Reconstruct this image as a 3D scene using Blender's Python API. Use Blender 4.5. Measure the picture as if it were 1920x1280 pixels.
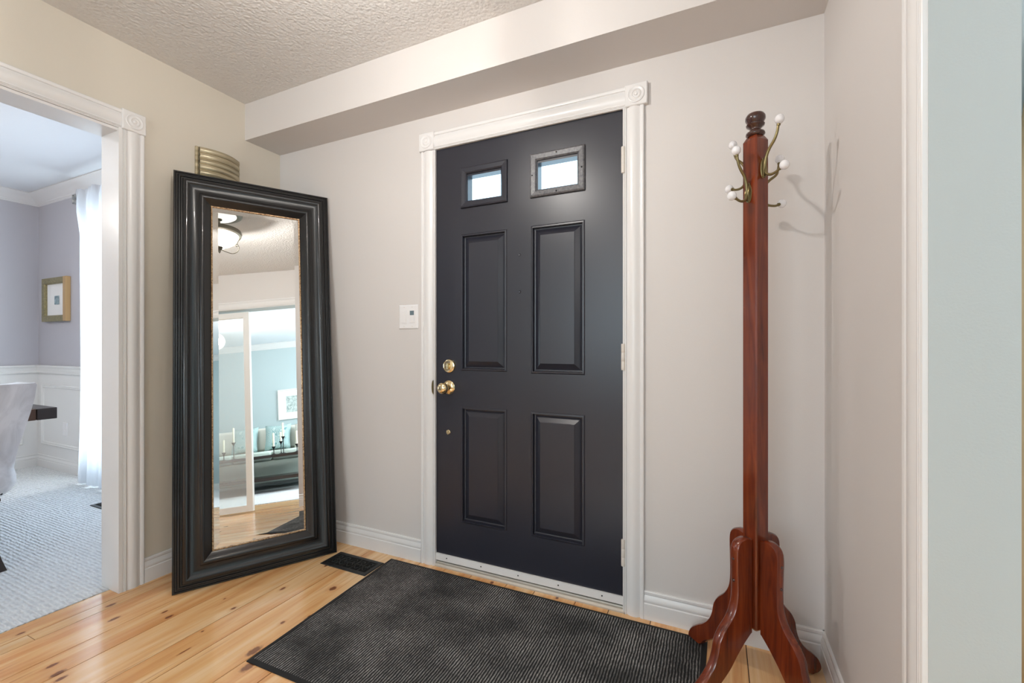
import bpy, bmesh, math, random
from mathutils import Vector, Matrix
random.seed(7)
for o in list(bpy.data.objects): bpy.data.objects.remove(o)
SC = bpy.context.scene
COL = SC.collection
PI = math.pi

# ------------------------------------------------------------------ camera
F_PX, YAW, CY, CAM_H = 828.6, 0.4336, 645.85, 1.0847
cam = bpy.data.cameras.new('camera'); camo = bpy.data.objects.new('camera', cam); COL.objects.link(camo)
cam.sensor_width = 36.0; cam.lens = F_PX * 36 / 1920; cam.shift_y = (CY - 640) / 1920
cam.clip_start = 0.02
camo.location = (0, 0, CAM_H); camo.rotation_euler = (PI / 2, 0, YAW)
SC.camera = camo

# ------------------------------------------------------------------ world, lights, exposure
SC.view_settings.view_transform = 'Standard'; SC.view_settings.look = 'None'
SC.view_settings.gamma = 1; SC.view_settings.use_curve_mapping = False
SC.view_settings.exposure = 0.38
W = bpy.data.worlds.new('sky'); SC.world = W; W.use_nodes = True
wn = W.node_tree.nodes['Background']; wn.inputs[0].default_value = (0.60, 0.82, 1.0, 1); wn.inputs[1].default_value = 3.3

def area(name, loc, rot, sx, sy, power, color, parent=None):
    l = bpy.data.lights.new(name, 'AREA'); l.shape = 'RECTANGLE'; l.size = sx; l.size_y = sy
    l.energy = power; l.color = color
    o = bpy.data.objects.new(name, l); COL.objects.link(o); o.location = loc; o.rotation_euler = rot
    return o
def point(name, loc, power, color, radius=0.03):
    l = bpy.data.lights.new(name, 'POINT'); l.energy = power; l.color = color; l.shadow_soft_size = radius
    o = bpy.data.objects.new(name, l); COL.objects.link(o); o.location = loc
    return o
DAY = (0.88, 0.94, 1.0); WARM = (1.0, 0.95, 0.90)
# daylight just outside the window openings, facing in (-Y)
area('daylight_dining_window', (-3.85, 2.10, 1.15), (-PI/2, 0, 0), 1.5, 1.9, 46, DAY)
area('daylight_living_window', (2.2, 2.10, 1.45), (-PI/2, 0, 0), 1.8, 1.3, 110, DAY)
area('daylight_back_window', (-1.0, -3.15, 1.4), (PI/2, 0, 0), 1.7, 1.4, 22, (0.95, 0.97, 1.0))
# bulbs of the lamps below; the hall and living room ones are added fill
point('bulb_entry', (-0.93, 0.73, 2.15), 32, WARM, 0.018)
point('fill_hall', (-1.0, -1.35, 2.22), 20, WARM, 0.05)
point('bulb_dining', (-4.0, -0.05, 2.03), 42, (1, .96, .92), 0.02)
point('fill_living', (2.1, -0.9, 2.15), 30, (1, .96, .92), 0.06)

# ------------------------------------------------------------------ dimensions (metres)
D = 1.818; L = -2.372; R = 0.334; ZC = 2.416; Z1 = 2.216; SOF = 0.217
LB = -2.500; RB = 0.4504          # back faces of the left and right walls
YL = 1.040; YR = 1.001            # ends of the two openings
YO = -0.95                        # far ends of the openings
ZO = 2.030
YB = -3.0
XD = -5.535; XF = 3.75            # far walls of dining and living rooms

# ------------------------------------------------------------------ materials
def srgb(r, g, b):
    f = lambda c: (c/255/12.92) if c/255 <= 0.04045 else ((c/255+0.055)/1.055)**2.4
    return (f(r), f(g), f(b), 1)
class NT:
    def __init__(s, name):
        s.m = bpy.data.materials.new(name); s.m.use_nodes = True
        s.t = s.m.node_tree; s.b = s.t.nodes['Principled BSDF']; s.out = s.t.nodes['Material Output']
    def n(s, kind, **kw):
        nd = s.t.nodes.new(kind)
        for k, v in kw.items(): setattr(nd, k, v)
        return nd
    def l(s, a, b): s.t.links.new(a, b)
    def val(s, sock, v):
        if hasattr(v, 'is_output') or hasattr(v, 'links'): s.l(v, sock)
        else: sock.default_value = v
    def math(s, op, a, b=0.0, c=None, clamp=False):
        nd = s.n('ShaderNodeMath', operation=op); nd.use_clamp = clamp
        s.val(nd.inputs[0], a); s.val(nd.inputs[1], b)
        if c is not None: s.val(nd.inputs[2], c)
        return nd.outputs[0]
    def mix(s, fac, a, b, blend='MIX'):
        nd = s.n('ShaderNodeMix', data_type='RGBA', blend_type=blend)
        s.val(nd.inputs[0], fac); s.val(nd.inputs[6], a); s.val(nd.inputs[7], b)
        return nd.outputs[2]
    def noise(s, vec, scale, detail=2, rough=0.5, dist=0.0):
        nd = s.n('ShaderNodeTexNoise'); nd.inputs['Scale'].default_value = scale
        nd.inputs['Detail'].default_value = detail; nd.inputs['Roughness'].default_value = rough
        nd.inputs['Distortion'].default_value = dist
        if vec is not None: s.l(vec, nd.inputs['Vector'])
        return nd.outputs['Fac']
    def coord(s, kind='Object'): return s.n('ShaderNodeTexCoord').outputs[kind]
    def mapping(s, vec, scale=(1, 1, 1), loc=(0, 0, 0), rot=(0, 0, 0)):
        nd = s.n('ShaderNodeMapping'); s.l(vec, nd.inputs[0])
        nd.inputs['Scale'].default_value = scale; nd.inputs['Location'].default_value = loc; nd.inputs['Rotation'].default_value = rot
        return nd.outputs[0]
    def ramp(s, fac, stops):
        nd = s.n('ShaderNodeValToRGB'); cr = nd.color_ramp
        while len(cr.elements) > 1: cr.elements.remove(cr.elements[-1])
        cr.elements[0].position = stops[0][0]; cr.elements[0].color = stops[0][1]
        for p, c in stops[1:]:
            e = cr.elements.new(p); e.color = c
        s.l(fac, nd.inputs[0]); return nd.outputs[0]
    def bump(s, h, strength, dist=0.01, normal=None):
        nd = s.n('ShaderNodeBump'); nd.inputs['Strength'].default_value = strength; nd.inputs['Distance'].default_value = dist
        s.l(h, nd.inputs['Height'])
        if normal is not None: s.l(normal, nd.inputs['Normal'])
        s.l(nd.outputs[0], s.b.inputs['Normal']); return nd.outputs[0]
def plain(name, col, rough=0.5, metal=0.0, bump=0.0, bscale=80, coat=0.0, spec=0.5, var=0.0):
    t = NT(name); t.b.inputs['Base Color'].default_value = col
    t.b.inputs['Roughness'].default_value = rough; t.b.inputs['Metallic'].default_value = metal
    t.b.inputs['Coat Weight'].default_value = coat; t.b.inputs['Specular IOR Level'].default_value = spec
    c = t.coord()
    if var:
        f = t.noise(c, 3.0, 3)
        t.l(t.mix(f, [x*(1-var) for x in col[:3]]+[1], [min(1, x*(1+var)) for x in col[:3]]+[1]), t.b.inputs['Base Color'])
    if bump: t.bump(t.noise(c, bscale, 3), bump, 0.002)
    return t.m
M = {}
M['wall'] = plain('wall_paint', srgb(216, 211, 208), 0.55, bump=0.12, bscale=260)
M['cream'] = plain('cream_wall_paint', srgb(215, 207, 193), 0.55, bump=0.12, bscale=260)
M['trim'] = plain('gloss_white_trim_paint', srgb(230, 228, 227), 0.28)
M['trimd'] = plain('wainscot_white_paint', srgb(232, 231, 229), 0.4)
M['lav'] = plain('lavender_grey_paint', srgb(190, 188, 194), 0.6, bump=0.1, bscale=260)
M['aqua'] = plain('pale_blue_green_paint', srgb(186, 191, 190), 0.5, bump=0.15, bscale=240)
M['aquaw'] = plain('blue_green_wall_paint', srgb(186, 200, 202), 0.6)
M['ceil_d'] = plain('smooth_ceiling_paint', srgb(232, 234, 238), 0.7, bump=0.1, bscale=200)
def popcorn():
    t = NT('popcorn_ceiling'); t.b.inputs['Base Color'].default_value = srgb(222, 219, 216); t.b.inputs['Roughness'].default_value = 0.9
    c = t.coord(); v = t.n('ShaderNodeTexVoronoi'); v.inputs['Scale'].default_value = 75; t.l(c, v.inputs['Vector'])
    n1 = t.noise(c, 60, 5, 0.7, 0.6)
    h = t.math('ADD', t.math('MULTIPLY', t.math('SUBTRACT', 0.6, v.outputs['Distance']), 0.6), n1)
    t.bump(h, 0.9, 0.006); return t.m
M['popcorn'] = popcorn()
def door_mat():
    t = NT('charcoal_navy_door_paint'); c = t.coord()
    t.b.inputs['Base Color'].default_value = srgb(38, 39, 49); t.b.inputs['Roughness'].default_value = 0.34
    t.b.inputs['Specular IOR Level'].default_value = 0.6
    return t.m
M['door'] = door_mat()
def liteframe():
    t = NT('worn_grey_lite_frame_paint'); c = t.coord()
    n = t.noise(c, 90, 4, 0.7)
    t.l(t.ramp(n, [(0.3, srgb(60, 62, 68)), (0.7, srgb(112, 110, 112))]), t.b.inputs['Base Color']); t.b.inputs['Roughness'].default_value = 0.38
    t.bump(n, 0.3, 0.001); return t.m
M['litef'] = liteframe()
def pine(knots):
    t = NT('knotty_pine_planks'); c = t.coord()
    at = t.n('ShaderNodeAttribute'); at.attribute_name = 'plank'; r1 = at.outputs['Fac']
    sep = t.n('ShaderNodeSeparateXYZ'); t.l(c, sep.inputs[0]); X, Y = sep.outputs[0], sep.outputs[1]
    # local knots: ellipses on the boards
    kn = None; halo = None
    for (kx, ky, a, b) in knots:
        dx = t.math('MULTIPLY', t.math('SUBTRACT', X, kx), 1/a); dy = t.math('MULTIPLY', t.math('SUBTRACT', Y, ky), 1/b)
        d = t.math('SQRT', t.math('ADD', t.math('MULTIPLY', dx, dx), t.math('MULTIPLY', dy, dy)))
        kn = d if kn is None else t.math('MINIMUM', kn, d)
    nz = t.noise(c, 90, 3)
    knd = t.math('ADD', kn, t.math('MULTIPLY', t.math('SUBTRACT', nz, 0.5), 0.7))
    km = t.math('SUBTRACT', 1.0, knd, clamp=True); km = t.math('MULTIPLY', km, 2.4, clamp=True)
    hal = t.math('MULTIPLY', t.math('SUBTRACT', 2.2, knd, clamp=True), 0.6, clamp=True)
    # grain, drifting around the knots
    comb = t.n('ShaderNodeCombineXYZ')
    t.l(t.math('ADD', t.math('MULTIPLY', X, 34), t.math('MULTIPLY', r1, 91)), comb.inputs[0])
    t.l(t.math('MULTIPLY', Y, 1.7), comb.inputs[1]); t.l(t.math('MULTIPLY', r1, 37), comb.inputs[2])
    g = t.noise(comb.outputs[0], 1.0, 4, 0.62, 0.9)
    comb2 = t.n('ShaderNodeCombineXYZ')
    t.l(t.math('ADD', t.math('MULTIPLY', X, 9), t.math('MULTIPLY', r1, 53)), comb2.inputs[0])
    t.l(t.math('MULTIPLY', Y, 0.8), comb2.inputs[1])
    g2 = t.noise(comb2.outputs[0], 1.0, 3, 0.55, 1.2)
    base = t.ramp(g, [(0.28, srgb(198, 138, 84)), (0.46, srgb(228, 178, 122)), (0.72, srgb(240, 202, 154))])
    warm = t.ramp(g2, [(0.34, srgb(208, 138, 76)), (0.5, srgb(232, 182, 124)), (0.64, srgb(246, 216, 172))])
    colr = t.mix(0.55, base, warm)
    tone = t.ramp(r1, [(0, (0.90, 0.80, 0.70, 1)), (0.5, (1, 1, 1, 1)), (1, (1.0, 0.90, 0.82, 1))])
    colr = t.mix(1.0, colr, tone, 'MULTIPLY')
    # thin dark resin streaks
    comb3 = t.n('ShaderNodeCombineXYZ')
    t.l(t.math('ADD', t.math('MULTIPLY', X, 60), t.math('MULTIPLY', r1, 29)), comb3.inputs[0]); t.l(t.math('MULTIPLY', Y, 2.2), comb3.inputs[1])
    st = t.noise(comb3.outputs[0], 1.0, 2, 0.5)
    stm = t.math('MULTIPLY', t.math('SUBTRACT', st, 0.64, clamp=True), 4.5, clamp=True)
    colr = t.mix(stm, colr, srgb(170, 96, 44))
    colr = t.mix(t.math('MULTIPLY', hal, 0.45), colr, srgb(206, 136, 76))
    colr = t.mix(t.math('MULTIPLY', km, 0.88), colr, srgb(112, 60, 40))
    t.l(colr, t.b.inputs['Base Color']); t.b.inputs['Roughness'].default_value = 0.2
    t.b.inputs['Coat Weight'].default_value = 0.35; t.b.inputs['Coat Roughness'].default_value = 0.12
    t.bump(t.math('ADD', g, t.noise(c, 14, 2)), 0.06, 0.002); return t.m
KN = [(-2.290,.969),(-2.163,.926),(-2.034,1.036),(-1.981,1.024),(-2.372,.732),(-2.039,.703),(-1.973,.694),(-1.933,.687),(-1.751,1.356),(-1.804,1.169),(-1.766,1.026),(-1.709,.931),(-1.907,1.197),(-1.538,1.19),(-1.549,1.45),(-1.471,1.26),(-1.487,1.036),(-1.432,.977),(-.93,1.79),(-.62,1.80),(.2,1.5),(-1.74,1.585)]
KS = [(.010,.022),(.010,.024),(.007,.016),(.010,.018),(.008,.016),(.010,.020),(.013,.024),(.010,.02),(.009,.018),(.008,.014),(.005,.007),(.004,.03),(.004,.007),(.008,.012),(.016,.021),(.012,.03),(.018,.035),(.019,.032),(.01,.014),(.008,.012),(.012,.02),(.008,.012)]
KK = [(x, y, a, b) for (x, y), (a, b) in zip(KN, KS)]
for i in range(16): KK.append((random.uniform(-2.4, .9), random.uniform(-2.6, .6), random.uniform(.007, .015), random.uniform(.012, .03)))
M['pine'] = pine(KK)
M['gap'] = plain('dark_seam', srgb(64, 36, 18), 0.8)
def carpet(name, c1, c2, ax=(1, 1)):
    t = NT(name); c = t.coord()
    n = t.noise(c, 4, 2)
    wv = t.n('ShaderNodeTexWave', wave_type='BANDS', bands_direction='Y'); wv.inputs['Scale'].default_value = 18
    wv.inputs['Distortion'].default_value = 1.5; wv.inputs['Detail'].default_value = 1; wv.inputs['Detail Scale'].default_value = 3
    t.l(c, wv.inputs['Vector'])
    v = t.n('ShaderNodeTexVoronoi'); v.inputs['Scale'].default_value = 70
    t.l(t.mapping(c, (0.6, 1.3, 1)), v.inputs['Vector'])
    h = t.math('ADD', t.math('MULTIPLY', wv.outputs['Fac'], 0.6), t.math('SUBTRACT', 0.8, v.outputs['Distance']))
    t.l(t.mix(t.math('MULTIPLY', h, 0.75, clamp=True), c1, c2), t.b.inputs['Base Color'])
    t.b.inputs['Roughness'].default_value = 0.95; t.b.inputs['Sheen Weight'].default_value = 0.2
    t.bump(h, 0.8, 0.008); return t.m
M['carpet'] = carpet('berber_carpet', srgb(206, 207, 210), srgb(238, 238, 238))
def matmat():
    t = NT('ribbed_charcoal_mat'); c = t.coord()
    big = t.noise(c, 5, 3, 0.6)
    wob = t.noise(t.mapping(c, (40, 25, 1)), 1.0, 2)
    sep = t.n('ShaderNodeSeparateXYZ'); t.l(c, sep.inputs[0])
    ph = t.math('ADD', t.math('MULTIPLY', sep.outputs[0], 2*PI/0.0098), t.math('MULTIPLY', wob, 5.0))
    w = t.math('ADD', t.math('MULTIPLY', t.math('SINE', ph), 0.5), 0.5)
    tuft = t.noise(t.mapping(c, (150, 60, 1)), 1.0, 3, 0.8)
    w2 = t.math('MULTIPLY', w, t.math('ADD', t.math('MULTIPLY', tuft, 1.5), -0.1), clamp=True)
    fac = t.math('MULTIPLY', w2, t.math('ADD', t.math('MULTIPLY', big, 1.7), -0.08, clamp=True), clamp=True)
    t.l(t.ramp(fac, [(0, srgb(25, 26, 28)), (0.3, srgb(88, 87, 86)), (0.8, srgb(186, 182, 178))]), t.b.inputs['Base Color'])
    t.b.inputs['Roughness'].default_value = 0.95; t.b.inputs['Specular IOR Level'].default_value = 0.2
    t.bump(w2, 0.9, 0.005); return t.m
M['mat'] = matmat()
M['matedge'] = plain('black_mat_binding', srgb(24, 24, 25), 0.8)
def mahogany(name='mahogany_varnish', dark=0.72):
    t = NT(name); c = t.coord()
    g = t.noise(t.mapping(c, (30, 30, 2.5)), 1.0, 4, 0.6, 1.2)
    b = t.noise(c, 9, 2)
    a = t.ramp(g, [(0.3, [x*dark for x in srgb(84, 30, 12)[:3]]+[1]), (0.55, [x*dark for x in srgb(142, 58, 24)[:3]]+[1]), (0.75, [x*dark for x in srgb(170, 78, 36)[:3]]+[1])])
    t.l(t.mix(t.math('MULTIPLY', b, 0.4), a, srgb(92, 32, 16)), t.b.inputs['Base Color'])
    t.b.inputs['Roughness'].default_value = 0.22; t.b.inputs['Coat Weight'].default_value = 0.5; t.b.inputs['Coat Roughness'].default_value = 0.08
    return t.m
M['mahog'] = mahogany()
M['finial'] = plain('dark_turned_wood', srgb(62, 30, 22), 0.2, coat=0.6)
M['black'] = plain('satin_black_frame', srgb(24, 25, 27), 0.27, coat=0.2)
def goldlip():
    t = NT('distressed_gold_lip'); c = t.coord(); n = t.noise(c, 130, 3, 0.7)
    t.l(t.ramp(n, [(0.35, srgb(110, 74, 48)), (0.65, srgb(214, 178, 136))]), t.b.inputs['Base Color']); t.b.inputs['Metallic'].default_value = 0.5; t.b.inputs['Roughness'].default_value = 0.35
    return t.m
M['gold'] = goldlip()
M['mirror'] = plain('mirror_glass', (0.93, 0.95, 0.945, 1), 0.0, 1.0)
M['brass'] = plain('polished_brass', (0.86, 0.70, 0.42, 1), 0.13, 1.0)
M['antique'] = plain('antique_brass', srgb(132, 118, 82), 0.34, 0.85)
M['porcelain'] = plain('white_porcelain', srgb(240, 238, 240), 0.12, coat=0.5)
M['hinge'] = plain('painted_hinge', srgb(222, 215, 206), 0.35, bump=0.3, bscale=120)
M['iron'] = plain('black_cast_iron', srgb(36, 37, 38), 0.42, 0.3)
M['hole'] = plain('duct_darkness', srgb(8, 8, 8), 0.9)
M['plast'] = plain('white_plastic', srgb(238, 236, 236), 0.3)
M['lcd'] = plain('grey_display', srgb(110, 126, 134), 0.2)
M['alum'] = plain('weathered_sill', srgb(196, 188, 176), 0.45, 0.2, bump=0.4, bscale=60)
def chime():
    t = NT('brushed_brass_chime_cover'); c = t.coord(); n = t.noise(t.mapping(c, (4, 4, 60)), 1.0, 3)
    t.l(t.ramp(n, [(0.3, srgb(150, 138, 112)), (0.7, srgb(206, 194, 166))]), t.b.inputs['Base Color']); t.b.inputs['Metallic'].default_value = 0.55; t.b.inputs['Roughness'].default_value = 0.38
    return t.m
M['chime'] = chime()
M['bronze'] = plain('aged_bronze', srgb(120, 116, 104), 0.35, 0.7)
M['nickel'] = plain('brushed_nickel', srgb(150, 150, 148), 0.3, 0.8)
M['espresso'] = plain('espresso_wood', srgb(46, 34, 30), 0.3, coat=0.2)
M['walnut'] = plain('brown_walnut', srgb(84, 56, 40), 0.35)
def velvet():
    t = NT('silver_velvet'); c = t.coord(); n = t.noise(t.mapping(c, (6, 6, 4)), 1.0, 4, 0.6, 1.0)
    t.l(t.ramp(n, [(0.3, srgb(176, 176, 182)), (0.6, srgb(220, 220, 226))]), t.b.inputs['Base Color']); t.b.inputs['Roughness'].default_value = 0.8
    t.b.inputs['Sheen Weight'].default_value = 0.8; return t.m
M['velvet'] = velvet()
def sheer():
    t = NT('sheer_white_curtain'); tr = t.n('ShaderNodeBsdfTranslucent'); tr.inputs[0].default_value = (0.60, 0.63, 0.68, 1)
    t.b.inputs['Base Color'].default_value = (0.80, 0.80, 0.83, 1); t.b.inputs['Roughness'].default_value = 0.9
    tp = t.n('ShaderNodeBsdfTransparent')
    m1 = t.n('ShaderNodeMixShader'); m1.inputs[0].default_value = 0.5; t.l(t.b.outputs[0], m1.inputs[1]); t.l(tr.outputs[0], m1.inputs[2])
    m2 = t.n('ShaderNodeMixShader'); m2.inputs[0].default_value = 0.05; t.l(m1.outputs[0], m2.inputs[1]); t.l(tp.outputs[0], m2.inputs[2])
    t.l(m2.outputs[0], t.out.inputs[0]); return t.m
M['sheer'] = sheer()
def glassm(name, haze, col=(1, 1, 1, 1), gloss=0.06):
    t = NT(name); tp = t.n('ShaderNodeBsdfTransparent'); tp.inputs[0].default_value = (0.97, 0.99, 0.98, 1)
    df = t.n('ShaderNodeBsdfDiffuse'); df.inputs[0].default_value = col
    gl = t.n('ShaderNodeBsdfGlossy'); gl.inputs['Roughness'].default_value = 0.02
    m1 = t.n('ShaderNodeMixShader'); m1.inputs[0].default_value = haze; t.l(tp.outputs[0], m1.inputs[1]); t.l(df.outputs[0], m1.inputs[2])
    m2 = t.n('ShaderNodeMixShader'); m2.inputs[0].default_value = gloss; t.l(m1.outputs[0], m2.inputs[1]); t.l(gl.outputs[0], m2.inputs[2])
    t.l(m2.outputs[0], t.out.inputs[0]); return t.m
M['glass'] = glassm('window_glass', 0.0)
M['haze'] = glassm('hazed_door_glass', 0.20, srgb(236, 238, 242), 0.025)  # pale diffuse mixed in as a painted haze of room reflections
def bowlm():
    t = NT('lit_frosted_glass'); tp = t.n('ShaderNodeBsdfTransparent')
    em = t.n('ShaderNodeEmission'); em.inputs[0].default_value = (1, .95, .88, 1); em.inputs[1].default_value = 2.6
    m1 = t.n('ShaderNodeMixShader'); m1.inputs[0].default_value = 0.7; t.l(em.outputs[0], m1.inputs[1]); t.l(tp.outputs[0], m1.inputs[2])
    t.l(m1.outputs[0], t.out.inputs[0]); return t.m
M['bowl'] = bowlm()
M['wax'] = plain('ivory_wax', srgb(240, 234, 208), 0.5)
M['sofa'] = plain('pale_sage_linen', srgb(196, 208, 198), 0.85, bump=0.3, bscale=300)
M['cream_fab'] = plain('cream_linen', srgb(226, 224, 214), 0.85, bump=0.3, bscale=300)
def patt():
    t = NT('teal_patterned_fabric'); c = t.coord(); v = t.n('ShaderNodeTexVoronoi'); v.inputs['Scale'].default_value = 14; t.l(c, v.inputs['Vector'])
    w = t.math('SINE', t.math('MULTIPLY', v.outputs['Distance'], 40))
    t.l(t.ramp(t.math('ADD', t.math('MULTIPLY', w, 0.5), 0.5), [(0.3, srgb(120, 158, 160)), (0.7, srgb(196, 212, 208))]), t.b.inputs['Base Color']); t.b.inputs['Roughness'].default_value = 0.9
    return t.m
M['patt'] = patt()
M['wframe'] = plain('white_picture_frame', srgb(236, 236, 230), 0.35)
M['mount'] = plain('white_mount_board', srgb(244, 243, 240), 0.6)
def sketch(name, a, b, sc):
    t = NT(name); c = t.coord(); n = t.noise(c, sc, 5, 0.7, 1.5)
    t.l(t.ramp(n, [(0.35, a), (0.6, b)]), t.b.inputs['Base Color']); t.b.inputs['Roughness'].default_value = 0.5; return t.m
M['sketch'] = sketch('grey_green_print', srgb(140, 158, 156), srgb(212, 222, 218), 22)
M['blueprint'] = sketch('blue_grey_print', srgb(84, 112, 124), srgb(168, 188, 194), 20)
def artgold():
    t = NT('olive_gilt_frame'); c = t.coord(); n = t.noise(c, 60, 3)
    t.l(t.ramp(n, [(0.3, srgb(126, 120, 88)), (0.7, srgb(160, 148, 108))]), t.b.inputs['Base Color']); t.b.inputs['Metallic'].default_value = 0.3; t.b.inputs['Roughness'].default_value = 0.4
    return t.m
M['olive'] = artgold()
M['tan'] = plain('tan_gilt_edge', srgb(196, 160, 112), 0.4, 0.3)
M['gilt'] = plain('gilt_mirror_frame', srgb(176, 148, 112), 0.4, 0.25)

# ------------------------------------------------------------------ mesh helpers
def obj(name, bm, mats, parent=None, smooth=None, label=None):
    me = bpy.data.meshes.new(name)
    bmesh.ops.remove_doubles(bm, verts=bm.verts, dist=1e-6)
    bmesh.ops.recalc_face_normals(bm, faces=bm.faces)
    bm.to_mesh(me); bm.free()
    if not isinstance(mats, (list, tuple)): mats = [mats]
    for m in mats: me.materials.append(m)
    if smooth is not None:
        me.polygons.foreach_set('use_smooth', [True]*len(me.polygons))
        me.set_sharp_from_angle(angle=math.radians(smooth))
    o = bpy.data.objects.new(name, me); COL.objects.link(o)
    if parent: o.parent = parent
    if label: o['label'] = label
    return o
def thing(name, label, cat, loc=(0, 0, 0), rotz=0, group=None):
    o = bpy.data.objects.new(name, None); COL.objects.link(o); o.empty_display_size = 0.1
    o.location = loc; o.rotation_euler = (0, 0, rotz); tag(o, label, cat, group); return o
def tag(o, label, cat, group=None):
    o['label'] = label; o['category'] = cat
    if group: o['group'] = group
    return o
def struct(name, bm, mats, parent=None, smooth=None, label=None):
    o = obj(name, bm, mats, parent, smooth)
    if not parent: o['kind'] = 'structure'
    if label: o['label'] = label
    return o
def box(bm, x0, x1, y0, y1, z0, z1, mi=0, bev=0.0):
    vs = [bm.verts.new((x, y, z)) for x in (x0, x1) for y in (y0, y1) for z in (z0, z1)]
    fs = []
    for q in ((0, 1, 3, 2), (4, 6, 7, 5), (0, 4, 5, 1), (2, 3, 7, 6), (0, 2, 6, 4), (1, 5, 7, 3)):
        f = bm.faces.new([vs[i] for i in q]); f.material_index = mi; fs.append(f)
    if bev:
        es = list({e for f in fs for e in f.edges})
        bmesh.ops.bevel(bm, geom=es, offset=bev, segments=2, affect='EDGES', profile=0.5)
    return fs
def extrude(bm, prof, O, U, V, Wd, caps=True, closed=False, mi=0):
    """profile (u,v) points swept from O along vector Wd"""
    O, U, V, Wd = map(Vector, (O, U, V, Wd))
    a = [bm.verts.new(O+U*u+V*v) for u, v in prof]; b = [bm.verts.new(O+U*u+V*v+Wd) for u, v in prof]
    n = len(prof)
    for i in range(n if closed else n-1):
        f = bm.faces.new((a[i], a[(i+1) % n], b[(i+1) % n], b[i])); f.material_index = mi
    if caps:
        bm.faces.new(a).material_index = mi; bm.faces.new(b[::-1]).material_index = mi
def lathe(bm, prof, seg=24, c=(0, 0, 0), axis='z', mi=0):
    c = Vector(c); rings = []
    for r, h in prof:
        ring = []
        for k in range(seg):
            a = 2*PI*k/seg
            if axis == 'z': p = (r*math.cos(a), r*math.sin(a), h)
            elif axis == 'y': p = (r*math.cos(a), h, r*math.sin(a))
            else: p = (h, r*math.cos(a), r*math.sin(a))
            ring.append(bm.verts.new(c+Vector(p)))
        rings.append(ring)
    for i in range(len(rings)-1):
        for k in range(seg):
            bm.faces.new((rings[i][k], rings[i][(k+1) % seg], rings[i+1][(k+1) % seg], rings[i+1][k])).material_index = mi
    bm.faces.new(rings[0]).material_index = mi; bm.faces.new(rings[-1][::-1]).material_index = mi
def cat(pts, n=6, closed=False):
    P = [Vector(p) for p in pts]; out = []; m = len(P)
    rng = range(m) if closed else range(m-1)
    for i in rng:
        p0 = P[(i-1) % m] if closed or i > 0 else P[0]; p1 = P[i]; p2 = P[(i+1) % m]
        p3 = P[(i+2) % m] if closed or i+2 < m else P[-1]
        for k in range(n):
            t = k/n
            out.append(0.5*((2*p1)+(p2-p0)*t+(2*p0-5*p1+4*p2-p3)*t*t+(3*p1-p0-3*p2+p3)*t**3))
    if not closed: out.append(P[-1])
    return out
def tube(bm, pts, rad, seg=10, closed=False, mi=0):
    """rad: number or list"""
    P = [Vector(p) for p in pts]; n = len(P); rings = []
    up = Vector((0.13, 0.21, 0.97))
    for i, p in enumerate(P):
        t = (P[(i+1) % n]-P[i-1]) if closed else (P[min(i+1, n-1)]-P[max(i-1, 0)])
        t.normalize(); a = t.cross(up)
        if a.length < 0.05: a = t.cross(Vector((1, 0, 0)))
        a.normalize(); b = t.cross(a); r = rad[i] if isinstance(rad, (list, tuple)) else rad
        rings.append([bm.verts.new(p+(a*math.cos(2*PI*k/seg)+b*math.sin(2*PI*k/seg))*r) for k in range(seg)])
    for i in range(n if closed else n-1):
        A, B = rings[i], rings[(i+1) % n]
        for k in range(seg): bm.faces.new((A[k], A[(k+1) % seg], B[(k+1) % seg], B[k])).material_index = mi
    if not closed:
        bm.faces.new(rings[0]).material_index = mi; bm.faces.new(rings[-1][::-1]).material_index = mi
def sphere(bm, c, rx, ry=None, rz=None, u=20, v=12, mi=0):
    ry = ry or rx; rz = rz or rx
    m = Matrix.Translation(Vector(c)) @ Matrix.Diagonal((rx, ry, rz, 1))
    r = bmesh.ops.create_uvsphere(bm, u_segments=u, v_segments=v, radius=1, matrix=m)
    for vv in r['verts']:
        for f in vv.link_faces: f.material_index = mi
def rings(bm, w, h, prof, O, U, V, N, fill=None, mi=0):
    """nested mitred rectangle loops: prof = (inset, height)"""
    O, U, V, N = map(Vector, (O, U, V, N)); loops = []
    for ins, ht in prof:
        loops.append([bm.verts.new(O+U*x+V*y+N*ht) for x, y in ((ins, ins), (w-ins, ins), (w-ins, h-ins), (ins, h-ins))])
    for a, b in zip(loops, loops[1:]):
        for k in range(4): bm.faces.new((a[k], a[(k+1) % 4], b[(k+1) % 4], b[k])).material_index = mi
    if fill is not None: bm.faces.new(loops[-1]).material_index = fill
    return loops
def NB(): return bmesh.new()

# ------------------------------------------------------------------ floor, carpets
bm = NB()
lay = bm.faces.layers.float.new('plank')
seams = [-2.440, -2.337, -2.272, -2.095, -1.965, -1.783, -1.655, -1.468, -1.337, -1.190, -1.044, -0.861, -0.726, -0.540, -0.400, -0.235, -0.075, 0.096, 0.24, 0.40, 0.56, 0.70, 0.83, 0.95]
for i in range(len(seams)-1):
    x0, x1 = seams[i], seams[i+1]; ys = [YB]
    y = YB+random.uniform(.5, 2.2)
    while y < D+0.05: ys.append(y); y += random.uniform(1.1, 2.6)
    if i == 1: ys = [YB, -1.2, 0.737]
    if i in (3, 4, 5, 6, 7, 2, 8): ys = [v for v in ys if v < 0.3]
    ys.append(D+0.06)
    for a, b in zip(ys, ys[1:]):
        f = box(bm, x0+.0015, x1-.0015, a+.0011, b-.0009, -.012, 0)
        r = random.random()
        for q in f: q[lay] = r
for f in box(bm, -2.440, 0.95, YB, D+0.06, -.03, -.003, mi=1): f[lay] = 0.5
fl = struct('floor', bm, [M['pine'], M['gap']])
bm = NB(); box(bm, XD-.02, -2.441, YB, D+.01, -.02, .003); struct('floor_dining', bm, M['carpet'])
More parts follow.
